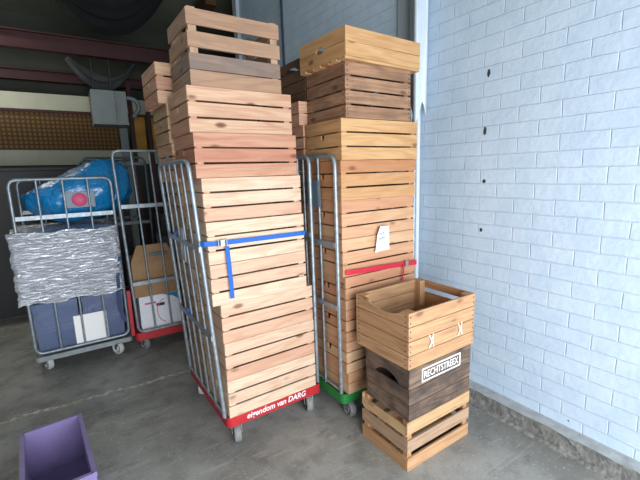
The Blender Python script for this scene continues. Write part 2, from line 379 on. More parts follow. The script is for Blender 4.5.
# ------------------------------------------------------------------ crates
def wjit(k=.0012): return R.uniform(-k, k)
def crate(name, label, group, x, y, z, W, D, H, n=3, gap=.0105, rz=0., wood_='pine', notch=True, slat_woods=None,
          post=.038, end_drop=0., base='in', nails=False, post_up=0., holes=None, widths=None, gap_list=None, gap_end=None):
    """x,y,z = near left bottom corner in the world; W along x, D along y before the turn rz"""
    t = .011; ct = R.uniform(.15, .75)
    T = lambda: min(1, max(0, ct+R.uniform(-.3, .3)))
    root = empty(name, (x, y, z), rz, label, 'crate', group)
    mats = [wood_, 'nail'] + (slat_woods or [])
    z0 = .016 if base == 'under' else 0.
    if widths is None:
        hs = (H-z0-gap*(n-1))/n; widths = [hs]*n; gaps = [gap]*(n-1)
    else: gaps = gap_list
    def levels(g=None):
        zz = z0; out = []
        for i in range(n):
            out.append((zz, zz+widths[i]))
            if i < n-1: zz += widths[i]+gaps[i]
        return out
    lv = levels()
    def smi(i): return 2+i if slat_woods else 0
    # long sides
    for s in (0, 1):
        m = MB(); ya = 0 if s == 0 else D-t
        for i, (za, zb) in enumerate(lv):
            e0, e1 = wjit(), wjit()
            m.box((e0, ya+wjit(.0006), za), (W+e1, ya+t, zb), 0, T(), mi=smi(i), jit=.0012)
            if nails and s == 0:
                for xx in (.014, W-.014):
                    for zz in (za+(zb-za)*.28, za+(zb-za)*.72):
                        m.lathe((xx, ya-.0012, zz), (0, 1, 0), [(0, 0), (.0046, 0), (.0046, .002)], 8, 1)
        m.build('side_panel', mats, root)
    # short ends, the handle notch cut in the second slat from the top
    for s in (0, 1):
        m = MB(); xa = .0 if s == 0 else W-t
        for i, (za, zb) in enumerate(lv):
            if notch == 'dip' and s == 1 and i == n-1: za += .028
            if end_drop and i == n-1: zb -= end_drop; za -= end_drop*.4
            cut = notch and i == n-2
            yb0, yb1 = t, D-t
            if s == 0 and nails:
                for yy in (t+.014, D-t-.014):
                    for zz in (za+(zb-za)*.28, za+(zb-za)*.72):
                        m.lathe((-.0012, yy, zz), (1, 0, 0), [(0, 0), (.0046, 0), (.0046, .002)], 8, 1)
            if notch == 'dip' and s == 0 and i == n-1:
                c = D/2; hh = zb-za; w_ = D-2*t
                pts = [(yb0, za), (yb1, za), (yb1, zb)]
                for k in range(0, 15):
                    q = k/14; yy = yb1-.10-(w_-.15)*q
                    pts.append((yy, zb-hh*.52*(math.sin(math.pi*q)**.55 if 0 < q < 1 else 0)))
                pts.append((yb0, zb))
                m.poly(pts, (0, 1, 0), (0, 0, 1), (1, 0, 0), t, (xa, 0, 0), tint=T(), mi=smi(i))
            elif notch == 'arch' and i == n-1:
                c = D/2; hh = zb-za
                pts = [(yb0, za)]
                for k in range(0, 13):
                    q = k/12; pts.append((c-.105+.21*q, za+.001+hh*.42*math.sin(math.pi*q)**.7))
                pts += [(yb1, za), (yb1, zb), (yb0, zb)]
                m.poly(pts, (0, 1, 0), (0, 0, 1), (1, 0, 0), t, (xa, 0, 0), tint=T(), mi=smi(i))
            elif cut and notch is True:
                c = D/2; d = .034
                pts = [(yb0, za), (yb1, za), (yb1, zb), (c+.022, zb), (c+.014, zb-d), (c-.014, zb-d), (c-.022, zb), (yb0, zb)]
                m.poly(pts, (0, 1, 0), (0, 0, 1), (1, 0, 0), t, (xa, 0, 0), tint=T(), mi=smi(i))
            elif notch == 'oval' and i in (0, 1) and n == 2:
                c = D*.52; pts = []
                if i == 0:
                    pts = [(yb0, za), (yb1, za), (yb1, zb), (c+.045, zb)]+[(c+.045*math.cos(a), zb-.018*math.sin(a)) for a in [math.pi*k/8 for k in range(1, 8)]]+[(c-.045, zb), (yb0, zb)]
                else:
                    pts = [(yb0, za), (c-.045, za)]+[(c-.045*math.cos(a), za+.018*math.sin(a)) for a in [math.pi*k/8 for k in range(1, 8)]]+[(c+.045, za), (yb1, za), (yb1, zb), (yb0, zb)]
                m.poly(pts, (0, 1, 0), (0, 0, 1), (1, 0, 0), t, (xa, 0, 0), tint=T(), mi=smi(i))
            else:
                m.box((xa, yb0, za), (xa+t, yb1, zb), 1, T(), mi=smi(i))
        m.build('end_panel', mats, root)
    for sx in (0, 1):
        for sy in (0, 1):
            px0 = t if sx == 0 else W-t-post; py0 = t if sy == 0 else D-t-post
            m = MB(); m.box((px0, py0, z0), (px0+post, py0+post, H-.001+post_up), 2)
            m.build('corner_post', wood_, root)
    m = MB()
    if base == 'under':
        k = 6; yy = .004; w_ = (D-.008-.02*(k-1))/k
        for i in range(k):
            m.box((0, yy, 0), (W, yy+w_, z0-.0005), 0); yy += w_+.02
    else:
        k = 5; w_ = (D-2*t-post*0-.012*(k-1))/k; yy = t+.0005
        for i in range(k):
            if i in (0, k-1): m.box((t+post+.001, yy, .001), (W-t-post-.001, yy+w_-.001, .011), 0)
            else: m.box((t+.001, yy, .001), (W-t-.001, yy+w_, .011), 0)
            yy += w_+.012
    m.build('base_slats', wood_, root)
    return root

# ------------------------------------------------------------------ roll containers
def wheel(root, x, y, ang, r=.060, pale=False, k=1.35):
    """swivel castor: bracket part with the wheel as its sub-part"""
    b = MB()
    zt = .128
    b.box((x-.04, y-.04, zt-.005), (x+.04, y+.04, zt), 0)
    ca, sa = math.cos(ang), math.sin(ang)
    ax = Vector((-sa, ca, 0)); tr = Vector((ca, sa, 0))*.028
    c = Vector((x, y, r))-tr
    for s in (-1, 1):
        p = Vector((x, y, zt-.005))+ax*(s*.030)
        q = c+ax*(s*.030)
        d = Vector((ca, sa, 0))*.022
        nrm = ax*.003*s
        pts = [p-d, p+d, q+d*.45, q-d*.45]
        vs = pts+[v+nrm for v in pts]
        b.add(vs, [(0, 1, 2, 3), (7, 6, 5, 4), (0, 4, 5, 1), (1, 5, 6, 2), (2, 6, 7, 3), (3, 7, 4, 0)])
    o = b.build('castor_bracket', 'zinc', root)
    w = MB()
    w.lathe(c-ax*.017*k, ax, [(q[0], q[1]*k) for q in [(.0, .002), (r*.35, .002), (r*.36, .006), (r*.62, .006), (r*.64, 0), (r*.93, 0), (r, .007), (r, .027), (r*.93, .034), (r*.64, .034), (r*.62, .028), (r*.36, .028), (r*.35, .032), (0, .032)]], 28)
    wo = w.build('wheel', 'palewheel' if pale else 'rubber', o)
    h = MB(); h.tube([c-ax*.034, c+ax*.034], .008, 10)
    h.build('axle', 'hub', o)
def arc(p0, p1, p2, n=6):
    P0, P1, P2 = Vector(p0), Vector(p1), Vector(p2)
    return [P0*(1-t)**2+P1*2*t*(1-t)+P2*t*t for t in [i/n for i in range(n+1)]]
def side_frame(root, x0, x1, ya, yb, z0, z1, nbars, zh, mat='galv', lean_back=0., name='side_frame', r=.0135):
    """upside-down U of tube with bars between; x0 at the foot, x1 at the top"""
    def P(yv, zv):
        q = (zv-z0)/(z1-z0); return (x0+(x1-x0)*q, yv+lean_back*q, zv)
    m = MB(); c = .07
    pts = [P(ya, z0), P(ya, z1-c)] + arc(P(ya, z1-c), P(ya, z1), P(ya+c, z1))[1:] + [P(yb-c, z1)] + arc(P(yb-c, z1), P(yb, z1), P(yb, z1-c))[1:] + [P(yb, z0)]
    m.tube(pts, r, 12)
    for i in range(1, nbars+1):
        yy = ya+(yb-ya)*i/(nbars+1)
        m.tube([P(yy, z0), P(yy, z1)], .0085, 8)
    for z in zh: 
        a, b = Vector(P(ya, z)), Vector(P(yb, z)); 
        m.box((min(a.x, b.x)-.004-.012, ya, z-.016), (max(a.x, b.x)+.004-.012, yb, z+.016), 1)
    m.tube([P(ya, z0+.02), P(yb, z0+.02)], .010, 8)
    return m.build(name, mat, root)
def tray(root, W, D, zb, zt, mat, t=.012):
    m = MB(); c = .035
    # rounded-corner tray: outline prism plus raised lip
    def outline(i):
        pts = []
        for cx, cy, a0 in ((W-c, D-c, 0), (c, D-c, 90), (c, c, 180), (W-c, c, 270)):
            for k in range(5):
                a = math.radians(a0+k*22.5); pts.append((cx+(c-i)*math.cos(a), cy+(c-i)*math.sin(a)))
        return pts
    o, i_ = outline(0), outline(t); k = len(o)
    vs = [(*p, zb) for p in o]+[(*p, zt) for p in o]+[(*p, zt) for p in i_]+[(*p, zt-.012) for p in i_]
    fs = [tuple(range(k))[::-1]]
    for a in range(k):
        b = (a+1) % k
        fs += [(a, b, k+b, k+a), (k+a, k+b, 2*k+b, 2*k+a), (2*k+a, 2*k+b, 3*k+b, 3*k+a)]
    fs.append(tuple(3*k+j for j in range(k)))
    m.add(vs, fs)
    return m.build('base_tray', mat, root)

# red container with the tall stack
RX, RY, RT, RB = .692, 2.185, .203, .135
red = empty('roll_container', (RX, RY, 0), 0, 'roll container on a red base marked in white, fully loaded with tall crates', 'roll container')
tray(red, .722, .89, RB, RT, 'red')
side_frame(red, -.004, -.085, .03, .80, .205, 1.615+.205, 4, (.75, 1.31), lean_back=.03)
side_frame(red, .708, .70, .03, .80, .205, 1.84, 4, (.80, 1.31))
for (x, y, a) in ((.08, .07, 1.35), (.64, .07, 1.25), (.075, .76, 1.0), (.64, .76, .4)): wheel(red, x, y, a, .060, pale=(y > .5))
text_mesh('lettering', 'eigendom van DARG', .06, 'white', red, (.135, -.0018, .143), (1, 0, 0), (0, 0, 1), .45, .054, .2, .0010)
m = MB(); m.box((-.075, .36, 1.18), (-.069, .43, 1.40), 2); 
m.build('card_holder', 'holder', red)
for (yy, zz) in ((.60, 1.33), (.55, .78)):
    m = MB(); m.box((-.075 if zz > 1 else -.05, yy, zz-.018), (-.055 if zz > 1 else -.03, yy+.016, zz+.018), 2); m.build('strap_clip', 'clip', red)

# green container
GX, GY = 1.440, 1.955
green = empty('roll_container', (GX, GY, 0), 0, 'roll container on a green base, loaded with crates, nearest the brick wall', 'roll container')
tray(green, .722, .83, RB, RT, 'green')
side_frame(green, .012, .0, .035, .80, .205, 1.835, 3, (.83, 1.26))
side_frame(green, .712, .716, .035, .80, .205, 1.835, 3, (.83, 1.26))
for (x, y, a) in ((.09, .07, 1.5), (.64, .07, 1.3), (.08, .76, .5), (.64, .76, .3)): wheel(green, x, y, a, .058)
m = MB(); m.box((-.004, .21, 1.50), (.002, .37, 1.68), 2)
m.build('name_plate', 'sheetblue', green)

# ------------------------------------------------------------------ crate stacks
gF = 'slatted pine crates in the front column of the red-base roll container'
gB = 'slatted pine crates in the rear column of the red-base roll container'
gG = 'slatted crates in the front column of the green-base roll container'
gH = 'crates in the rear column of the green-base roll container'
h = .2525; zz = RT-.011
front = [
    (.712, 2.182, .0075, 'pine', 'pale pine crate resting directly on the red base above the white lettering'),
    (.712, 2.182, .0095, 'pine', 'pale pine crate second from the bottom above the lettered red base'),
    (.708, 2.184, .0075, 'pine', 'pale pine crate third from the bottom, beneath the loose tail of the blue strap'),
    (.662, 2.181, .004, 'pine', 'pale pine crate with the loose blue strap tail hanging over it'),
    (.661, 2.185, .004, 'pine', 'pale pine crate girdled by the blue strap'),
    (.664, 2.212, .006, 'pine', 'pale pine crate just above the one girdled by the blue strap'),
    (.635, 2.196, .012, 'pink', 'pinkish pine crate level with the top rail of the red-base cage'),
    (.628, 2.226, .012, 'pink', 'pinkish pine crate directly beneath the weathered grey-tan open crate'),
]
for i, (x, y, rz, w, lab) in enumerate(front):
    if i == 0: zc = zz+.001
    crate('wooden_crate', lab, gF, x, y, RT+.002+h*i, .655, .41, h-.003, rz=rz, wood_=w, gap=.0115)
ztop = RT+.002+h*8
crate('weathered_crate', 'weathered four-slat open crate topping the red-base stack, its lower slats greyed', None, .660, 2.235, ztop, .562, .39, .398,
      n=4, rz=.012, wood_='weather', notch=False, widths=[.083, .083, .080, .083], gap_list=[.006, .030, .033], slat_woods=['weather', 'greywood', 'weather', 'weather'], post_up=.012, post=.045)
ords = ['first', 'second', 'third', 'fourth', 'fifth', 'sixth', 'seventh', 'eighth', 'ninth']
back = [(.700, .01), (.705, -.01), (.695, .0), (.675, .01), (.665, .0), (.650, .01), (.622, .02), (.612, .02), (.572, .03)]
for i, (x, rz) in enumerate(back):
    if i == 8: lab = 'pinkish pine crate jutting out left atop the rear column, beside the weathered crate'
    elif i == 6: lab = 'orange-tinted rear crate with a paper tag on its left end, behind the red-base stack'
    elif i == 7: lab = 'dull pine rear crate just under the jutting top one, above the tagged crate'
    elif i == 0: lab = 'rear pine crate lowest on the red base, seen through the cage bars'
    else: lab = '%s crate from the bottom of the red-base rear column, behind the left cage bars' % ords[i]
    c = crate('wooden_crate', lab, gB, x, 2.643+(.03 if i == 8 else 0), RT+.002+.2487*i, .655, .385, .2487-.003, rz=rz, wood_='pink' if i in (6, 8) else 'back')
    if i == 6: tagc = c
tg = MB(); tg.box((-.0015, .10, .10), (-.0003, .17, .19), 2); o = tg.build('paper_label', 'holder', tagc)

# green stack front column, bottom to top
hg = .2285; zb = RT+.002
crate('low_crate', 'shallow two-slat crate resting on the green base at the bottom of its front column', gG, 1.483, 1.945, zb, .64, .41, .154, n=2, rz=0, wood_='peach', gap=.005, notch=False)
zb += .157
for i in range(3):
    lab = ['aged pine crate second from the green base, half hidden by the loose three-crate stack',
           'aged pine crate third from the green base, left of the honey coloured crate',
           'light pine crate just below the red strap, behind the honey coloured crate'][i]
    crate('wooden_crate', lab, gG, 1.462+(.012 if i < 2 else .012), 1.947, zb, .655, .41, .2245, rz=.004, wood_=['peach', 'peach', 'peach'][i])
    zb += .2275
zs = zb
labs = ['pine crate behind the red strap, fifth from the green base', 'pine crate with slats under the hanging white paper tag',
        'golden pine crate second below the dark brown four-slat crate, with a reddish bottom slat', 'golden orange pine crate directly beneath the dark brown four-slat crate']
hs = (2.056-zs)/4
xs = [(1.463, 1.958), (1.468, 1.965), (1.457, 1.949), (1.458, 1.938)]
for i in range(4):
    crate('wooden_crate', labs[i], gG, xs[i][0], xs[i][1], zs+hs*i, .662, .41, hs-.003, rz=[0, .01, .0, -.004][i], wood_=['peach', 'peach', 'orange', 'orange'][i])
crate('brown_crate', 'aged brown four-slat crate with nail marks under the shallow top crate', None, 1.487, 1.925, 2.0565, .553, .435, .322,
      n=4, rz=0, wood_='brown', gap=.012, nails=True, notch=False)
crate('shallow_crate', 'shallow two-board crate with an oval handhold topping the green-base stack', None, 1.457, 1.88, 2.380, .652, .48, .178,
      n=2, rz=.04, wood_='orange', gap=.003, notch='oval', base='under')
# green rear column
zb = RT+.002
for i in range(7):
    hh = (1.82-zb)/7 if i == 0 else hh
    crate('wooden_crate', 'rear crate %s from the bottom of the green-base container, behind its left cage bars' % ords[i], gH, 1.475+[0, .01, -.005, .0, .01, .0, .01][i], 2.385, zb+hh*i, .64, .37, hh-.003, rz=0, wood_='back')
zb = 1.82
crate('wooden_crate', 'light rear crate peeking out left, level with the golden orange crate', gH, 1.455, 2.375, zb, .64, .38, .236, rz=0, wood_='pink')
crate('low_crate', 'small pinkish crate end peeking out left beneath the umber crate in the rear', None, 1.424, 2.372, zb+.2385, .64, .38, .158, n=2, wood_='pink', gap=.006, notch=False)
crate('umber_crate', 'dark umber crate at the top of the rear column behind the shallow top crate', None, 1.488, 2.385, zb+.398, .56, .39, .305, n=4, wood_='umber', gap=.006, notch='arch')

# ------------------------------------------------------------------ the loose stack of three
c1 = crate('batten_crate', 'pale batten crate with wide gaps standing on the floor, lowest of the loose three', None, 1.466, 1.381, .001, .566, .40, .311,
           n=3, wood_='tan', notch=False, widths=[.082, .078, .079], gap_list=[.036, .036], slat_woods=['honey', 'weather', 'tan'], post=.034, end_drop=.03, nails=False)
c2 = crate('dark_crate', 'dark stained crate bearing a white framed name sign, middle of the loose three', None, 1.480, 1.384, .3135, .550, .368, .3145,
           n=3, wood_='black', notch='arch', widths=[.098, .092, .118], gap_list=[.004, .0045], post=.035)
m = MB(); x0, x1, za, zb_ = .100, .446, .212, .296
fr = .0085
for a, b in (((x0, za), (x1, za+fr)), ((x0, zb_-fr), (x1, zb_)), ((x0, za+fr), (x0+fr, zb_-fr)), ((x1-fr, za+fr), (x1, zb_-fr))):
    m.box((a[0], -.0030, a[1]), (b[0], -.0013, b[1]), 0)
sg = m.build('sign_frame', 'white', c2)
text_mesh('lettering', 'RECHTSTREEX', .06, 'white', c2, (x0+.020, -.0020, za+.020), (1, 0, 0), (0, 0, 1), x1-x0-.040, .044, 0, .0006)
c3 = crate('honey_crate', 'open honey coloured crate with white cord ties, on top of the loose three', None, 1.476, 1.388, .6305, .584, .452, .331,
           n=4, wood_='honey', notch='dip', widths=[.079]*4, gap_list=[.004, .005, .005], nails=True, post=.05, rz=0)
def tie(x, z):
    m = MB()
    for s in (-1, 1):
        p = [(x-.018*s, -.004, z+.045), (x-.004*s, -.010, z+.012), (x+.006*s, -.012, z-.006), (x+.020*s, -.006, z-.034)]
        q = [Vector(v) for v in p]; pts = []
        for i in range(3): pts += [q[i].lerp(q[i+1], k/4) for k in range(4)]
        m.tube(pts+[q[3]], .0032, 8)
    m.lathe((x, -.015, z), (0, 1, 0), [(0, 0), (.008, .001), (.009, .006), (.006, .012)], 10)
    m.tube([(x, -.01, z), (x, .02, z+.01)], .003, 6)
    m.tube([(x-.014, .024, z-.01), (x+.014, .024, z-.01)], .006, 6)
    return m.build('cord_tie', 'tie', c3)
tie(.179, .125); tie(.437, .130)

# ------------------------------------------------------------------ straps and tag
def ribbon(m, pts, w, t=.0018, up_=(0, 0, 1), nrm=None):
    P = [Vector(p) for p in pts]; u = Vector(up_)*w/2
    vs = []
    for i, p in enumerate(P):
        d = (P[min(i+1, len(P)-1)]-P[max(i-1, 0)]).normalized(); n = d.cross(Vector(up_)).normalized()*t/2
        vs += [p-u-n, p+u-n, p+u+n, p-u+n]
    fs = [(0, 1, 2, 3), tuple(4*(len(P)-1)+k for k in (3, 2, 1, 0))]
    for i in range(len(P)-1):
        for k in range(4):
            a = 4*i+k; b = 4*i+(k+1) % 4; fs.append((a, b, b+4, a+4))
    m.add(vs, fs)
st = empty('lashing_strap', (.62, 2.172, 1.33), 0, 'blue webbing strap with a silver buckle and loose tail, around the pine crates', 'strap')
def rel(p, o): return tuple(a-b for a, b in zip(p, o))
so = (.62, 2.172, 1.33)
m = MB(); ribbon(m, [rel(p, so) for p in [(.650, 2.30, 1.345), (.625, 2.198, 1.343), (.640, 2.180, 1.343), (.70, 2.172, 1.341), (1.0, 2.174, 1.338), (1.29, 2.176, 1.336), (1.321, 2.182, 1.336), (1.326, 2.22, 1.336)]], .029)
m.build('webbing', 'blue', st)
m = MB(); ribbon(m, [rel(p, so) for p in [(.770, 2.166, 1.318), (.772, 2.160, 1.22), (.778, 2.164, 1.10), (.780, 2.166, .995)]], .026, up_=(1, 0, 0))
m.build('loose_tail', 'blue', st)
m = MB(); m.box(rel((.730, 2.158, 1.324), so), rel((.756, 2.170, 1.360), so)); m.tube([rel((.717, 2.160, 1.320), so), rel((.717, 2.160, 1.363), so)], .004, 8); m.tube([rel((.768, 2.160, 1.320), so), rel((.768, 2.160, 1.363), so)], .004, 8)
m.build('buckle', 'buckle', st)
s2 = empty('lashing_strap', (1.48, 1.93, 1.07), 0, 'red webbing strap with a white buckle, around the crates on the green base', 'strap')
so = (1.48, 1.93, 1.07)
m = MB(); ribbon(m, [rel(p, so) for p in [(1.477, 1.943, 1.078), (1.50, 1.934, 1.077), (1.80, 1.934, 1.066), (2.10, 1.937, 1.050), (2.135, 1.937, 1.048), (2.165, 1.965, 1.046)]], .034)
m.build('webbing', 'redstrap', s2)
m = MB(); ribbon(m, [rel(p, so) for p in [(1.992, 1.930, 1.060), (1.985, 1.922, 1.01), (1.982, 1.928, .965), (1.978, 1.930, .935)]], .014, up_=(1, 0, 0))
m.build('loose_tail', 'redstrap', s2)
m = MB(); m.box(rel((2.005, 1.922, 1.037), so), rel((2.032, 1.932, 1.079), so)); m.build('buckle', 'buckle', s2)
tgo = empty('paper_tag', (1.79, 1.935, 1.27), 0, 'white paper tag with handwriting hung on the front of the green-base stack', 'tag')
m = MB()
m.poly([(-.062, -.092), (-.010, -.084), (.066, -.084), (.060, .082), (-.018, .086), (-.044, .030)], (1, 0, 0), (0, -.02, 1), (0, 1, 0), .0015, (0, 0, 0))
m.build('card', 'paper', tgo)
m = MB()
for row, zc in enumerate((.032, -.002)):
    pts = [(-.032+.003*k+row*-.006, -.0035, zc+.009*math.sin(k*1.9)+.004*math.sin(k*.7)+k*.0005) for k in range(0, 17 if row == 0 else 22)]
    m.tube(pts, .0011, 5)
m.build('handwriting', 'ink', tgo)

# ------------------------------------------------------------------ building shell
def struct(name, m, mat, **k): return m.build(name, mat, kind='structure', **k)
WX = 2.46
m = MB(); m.box((-5, -1.6, -.1), (6, 9.0, 0)); struct('floor', m, 'floor')
m = MB()
seam = [(x*.01, 3.40-.055*x*.01+.01*math.sin(x*.13)+R.uniform(-.006, .006)) for x in range(-60, 200, 4)]
vs = []; fs = []
for i, (x, y) in enumerate(seam):
    w = .022+R.uniform(-.012, .010); vs += [(x, y-w, .0012), (x, y+w, .0012)]
for i in range(len(seam)-1): fs.append((2*i, 2*i+2, 2*i+3, 2*i+1))
m.add(vs, fs); struct('trim_5', m, 'seam')
m = MB(); m.box((WX, -1.6, 0), (WX+.2, 4.42, 4.6)); wr = struct('wall_right', m, 'brick')
m = MB(); m.box((WX+.02, 4.425, 0), (WX+.2, 5.85, 4.6)); struct('wall_right_rear', m, 'brick')
m = MB(); m.box((WX-.03, 5.72, 0), (WX+.0195, 5.85, 4.6)); struct('trim_1', m, 'pipe')
m = MB(); m.box((WX-.035, 2.24, .12), (WX-.0005, 2.43, 4.55)); struct('trim_2', m, 'pilaster')
m = MB(); m.box((-5, 8.8, 0), (6, 9.0, 4.6)); struct('wall_back', m, 'ceil')
m = MB(); m.box((-5.2, -1.6, 0), (-5, 9, 4.6)); struct('wall_left', m, 'ceil')
m = MB(); m.box((-5.2, -1.6, 4.6), (6, 9.0, 4.75))
struct('ceiling', m, 'ceiling')
m = MB(); m.box((6, 4, 0), (6.2, 9, 4.6)); struct('wall_far_right', m, 'ceil')
m = MB(); m.box((2.66, 3.9, 0), (6, 4, 4.6)); struct('light_block_wall', m, 'ceil')  # unseen wall added to keep sky light out of the rear
m = MB(); m.box((-5, -1.6, 2.55), (WX, -1.45, 4.6)); m.box((-5, -1.6, 0), (-1.0, -1.45, 2.55)); struct('wall_front', m, 'pilaster')
# curb: rough front, sloping screed on top
m = MB()
nn = 60; vs = []; fs = []
for i in range(nn+1):
    y = -1.4+i*(4.0/nn) ; j = lambda k: R.uniform(-k, k)
    vs += [(2.352+j(.006), y, 0), (2.362+j(.006), y, .055+j(.01)), (2.366+j(.004), y, .103+j(.004)), (WX-.0005, y, .108)]
for i in range(nn):
    a = 4*i
    fs += [(a, a+4, a+5, a+1), (a+1, a+5, a+6, a+2)]
m.add(vs, fs)
fs2 = [(4*i+2, 4*i+6, 4*i+7, 4*i+3) for i in range(nn)]
m.add(vs, fs2, mi=1)
struct('trim_3', m, ['curb', 'screed'])
m = MB()
vs = []; fs = []
for i in range(nn+1):
    y = -1.4+i*(4.0/nn); vs += [(2.325+R.uniform(-.008, .008), y, .001), (2.351, y, .016+R.uniform(-.004, .004)), (2.353, y, 0)]
for i in range(nn): a = 3*i; fs += [(a, a+3, a+4, a+1)]
m.add(vs, fs); struct('trim_4', m, 'curb')
# old bracket holes in the brick, one above the other
for (y, z, hgt) in ((1.621, 2.348, .040), (1.633, 1.975, .050), (1.624, 1.636, .026), (1.631, 1.289, .024)):
    m = MB(); k = 11; pts = []
    for a in range(k):
        q = 2*math.pi*a/k; rr = R.uniform(.7, 1.1); pts.append((math.cos(q)*.013*rr, math.sin(q)*hgt*.6*rr))
    m.poly(pts, (0, 1, 0), (0, 0, 1), (-1, 0, 0), .0012, (WX-.0002, y, z))
    m.build('wall_hole', 'hole', wr)

# downpipe beside the pilaster
dp = empty('downpipe', (2.392, 2.165, .9), 0, 'white downpipe with a broken pointed lower end, running up the brick wall', 'pipe')
m = MB()
r_ = .066; n = 20; c0 = (0, 0)
vs = []; fs = []
for j, z in enumerate((0, 3.6-.9)):
    for i in range(n+1):
        a = math.radians(15+ i*330/n)
        x = r_*math.cos(a); y = r_*math.sin(a)
        zz_ = z if j else (2.105-.9)+.14*abs(math.sin(i*.55+.4))-(.09 if abs(i-12) < 2 else 0)
        vs.append((x-.008, y, zz_ if j == 0 else 4.58-.9))
for i in range(n): fs.append((i, i+1, n+1+i+1, n+1+i))
m.add(vs, fs, smooth=True)
sh = m.build('pipe_shell', 'pipe', dp)
md = sh.modifiers.new('thick', 'SOLIDIFY'); md.thickness = .004; md.offset = -1
m = MB(); m.tube([(0.012, .02, -.78), (0.012, .02, 3.66)], .020, 12); m.build('inner_pipe', 'pipe', dp)
for z in (-.1, 2.3):
    m = MB(); m.lathe((.012, .02, z), (0, 0, 1), [(.02, 0), (.025, .001), (.025, .025), (.02, .026)], 14); m.box((.012, .012, z), (.043, .028, z+.025)); m.build('pipe_clip', 'galvdark', dp)
md_ = text_mesh('marker_mark', 'n', .05, 'hub', dp, (-.0655, .018, 1.40), (0, -1, 0), (0, 0, 1), .020, .028, 0, 0)
cb = MB(); cb.tube([(WX-.012, 4.39, .1), (WX-.012, 4.39, 4.55)], .014, 10)
tag(cb.build('wall_cable', 'cable'), 'dark cable running straight up the far part of the blue-grey wall', 'cable')

# ------------------------------------------------------------------ overhead steel, fabric and rear fittings
def ibeam(name, y, zb, zt, x0, x1, fw_=.12, mat='maroon'):
    m = MB(); t = .018
    m.box((x0, y-fw_/2, zb), (x1, y+fw_/2, zb+t)); m.box((x0, y-fw_/2, zt-t), (x1, y+fw_/2, zt)); m.box((x0, y-.006, zb+t), (x1, y+.006, zt-t))
    struct(name, m, mat)
ibeam('ceiling_beam_1', 7.0, 3.545, 3.785, -5, 6)
ibeam('ceiling_beam_2', 8.45, 3.42, 3.60, -5, 6)
def swag(name, cx, y0, y1, zt, w, drop, mat, label, ph=0., tilt=0.):
    m = MB()
    def fn(u, v):
        x = (u-.5)*w
        sag = drop*(1-(2*u-1)**2)
        y = (v-.5)*(y1-y0)
        k = .05*math.sin(v*19+ph+u*2)+.03*math.sin(v*37+u*5)
        return (x*(1-.05*math.sin(v*9)), y, tilt*(u-.5)-sag*(1-.35*abs(2*v-1)) + k*(.3+1-(2*u-1)**2)*.6-.25*v*0)
    m.grid(fn, 40, 40)
    o = m.build(name, mat); o.location = (cx, (y0+y1)/2, zt)
    md = o.modifiers.new('thick', 'SOLIDIFY'); md.thickness = .006
    tag(o, label, 'fabric')
    return o
swag('fabric_sheet', .84, 5.6, 6.5, 4.30, 1.5, .66, 'fabric', 'large black fabric sheet sagging below the ceiling in front of the steel beam', .4, .25)
swag('fabric_sheet', .78, 7.25, 7.75, 3.60, .95, .42, 'fabric2', 'charcoal fabric sheet sagging beneath the steel beam, above the grey heater', 2.1, .0)
# hanging heater
hu = empty('unit_heater', (.70, 7.2, 2.58), 0, 'grey box-shaped heater unit hanging under the sagging charcoal fabric', 'heater')
m = MB(); m.box((-.16, -.2, 0), (.155, .25, .50)); m.box((.16, -.19, 0), (.32, .25, .50)); m.box((-.165, -.205, -.01), (.325, .255, .02)); m.box((.10, -.208, .10), (.13, -.198, .12)); m.build('casing', 'unit', hu)
m = MB(); m.tube(arc((.32, 0, .44), (.56, 0, .46), (.52, 0, .26))+[(.42, 0, .14)], .035, 12)
m.build('flue_pipe', 'holder', hu)
m = MB(); m.tube([(-.1, 0, .56), (-.1, 0, 1.2)], .012, 8); m.tube([(.15, 0, .56), (.15, 0, 1.2)], .012, 8); m.build('hanger', 'galvdark', hu)
# rear wall fittings at about Y 8
def panel(name, x0, x1, z0, z1, y, mat, label, cat, t=.04):
    m = MB(); m.box((-(x1-x0)/2, 0, 0), ((x1-x0)/2, t, z1-z0), 2)
    o = m.build(name, mat); o.location = ((x0+x1)/2, y, z0); return tag(o, label, cat)
panel('lattice_screen', -1.2, .98, 2.24, 2.86, 8.0, 'lattice', 'brown woven lattice screen on the rear partition, under the grey heater', 'screen')
panel('wall_board', -1.2, 1.80, 1.99, 2.235, 8.0, 'cream', 'cream horizontal board band along the rear partition, below the lattice', 'board', .06)
panel('wall_board', 1.26, 1.44, 2.24, 2.84, 8.02, 'ochre', 'ochre board between the maroon posts on the rear partition', 'board')
panel('wall_board', 1.54, 1.95, 2.24, 2.84, 8.02, 'ochre', 'ochre board right of the maroon posts, beside the rear pine crates', 'board')
panel('wall_board', -1.2, 1.95, 2.88, 3.15, 8.05, 'cream', 'cream board band above the lattice, behind the grey heater', 'board')
m = MB(); m.box((-5, 8.10, 0), (3.5, 8.2, 1.985)); struct('trim_6', m, 'blackplastic')
for i, (x, y) in enumerate(((1.20, 7.9), (1.49, 7.9), (2.3, 7.9), (-1.3, 7.9))):
    m = MB(); m.box((x-.035, y-.035, 0), (x+.035, y+.035, 3.42)); struct('trim_%d' % (7+i), m, 'maroon')
m = MB(); m.box((.99, 7.95, 0), (1.12, 7.99, 2.75)); tag(m.build('cable_duct', 'unit'), 'grey vertical duct beside the lattice screen', 'duct')
m = MB(); m.box((-1.2, 7.96, 2.84), (2.6, 8.0, 2.88)); struct('trim_11', m, 'maroon')
m = MB(); m.box((2.15, 6.2, 4.3), (2.32, 8.3, 4.45)); struct('ceiling_beam_3', m, 'umber')

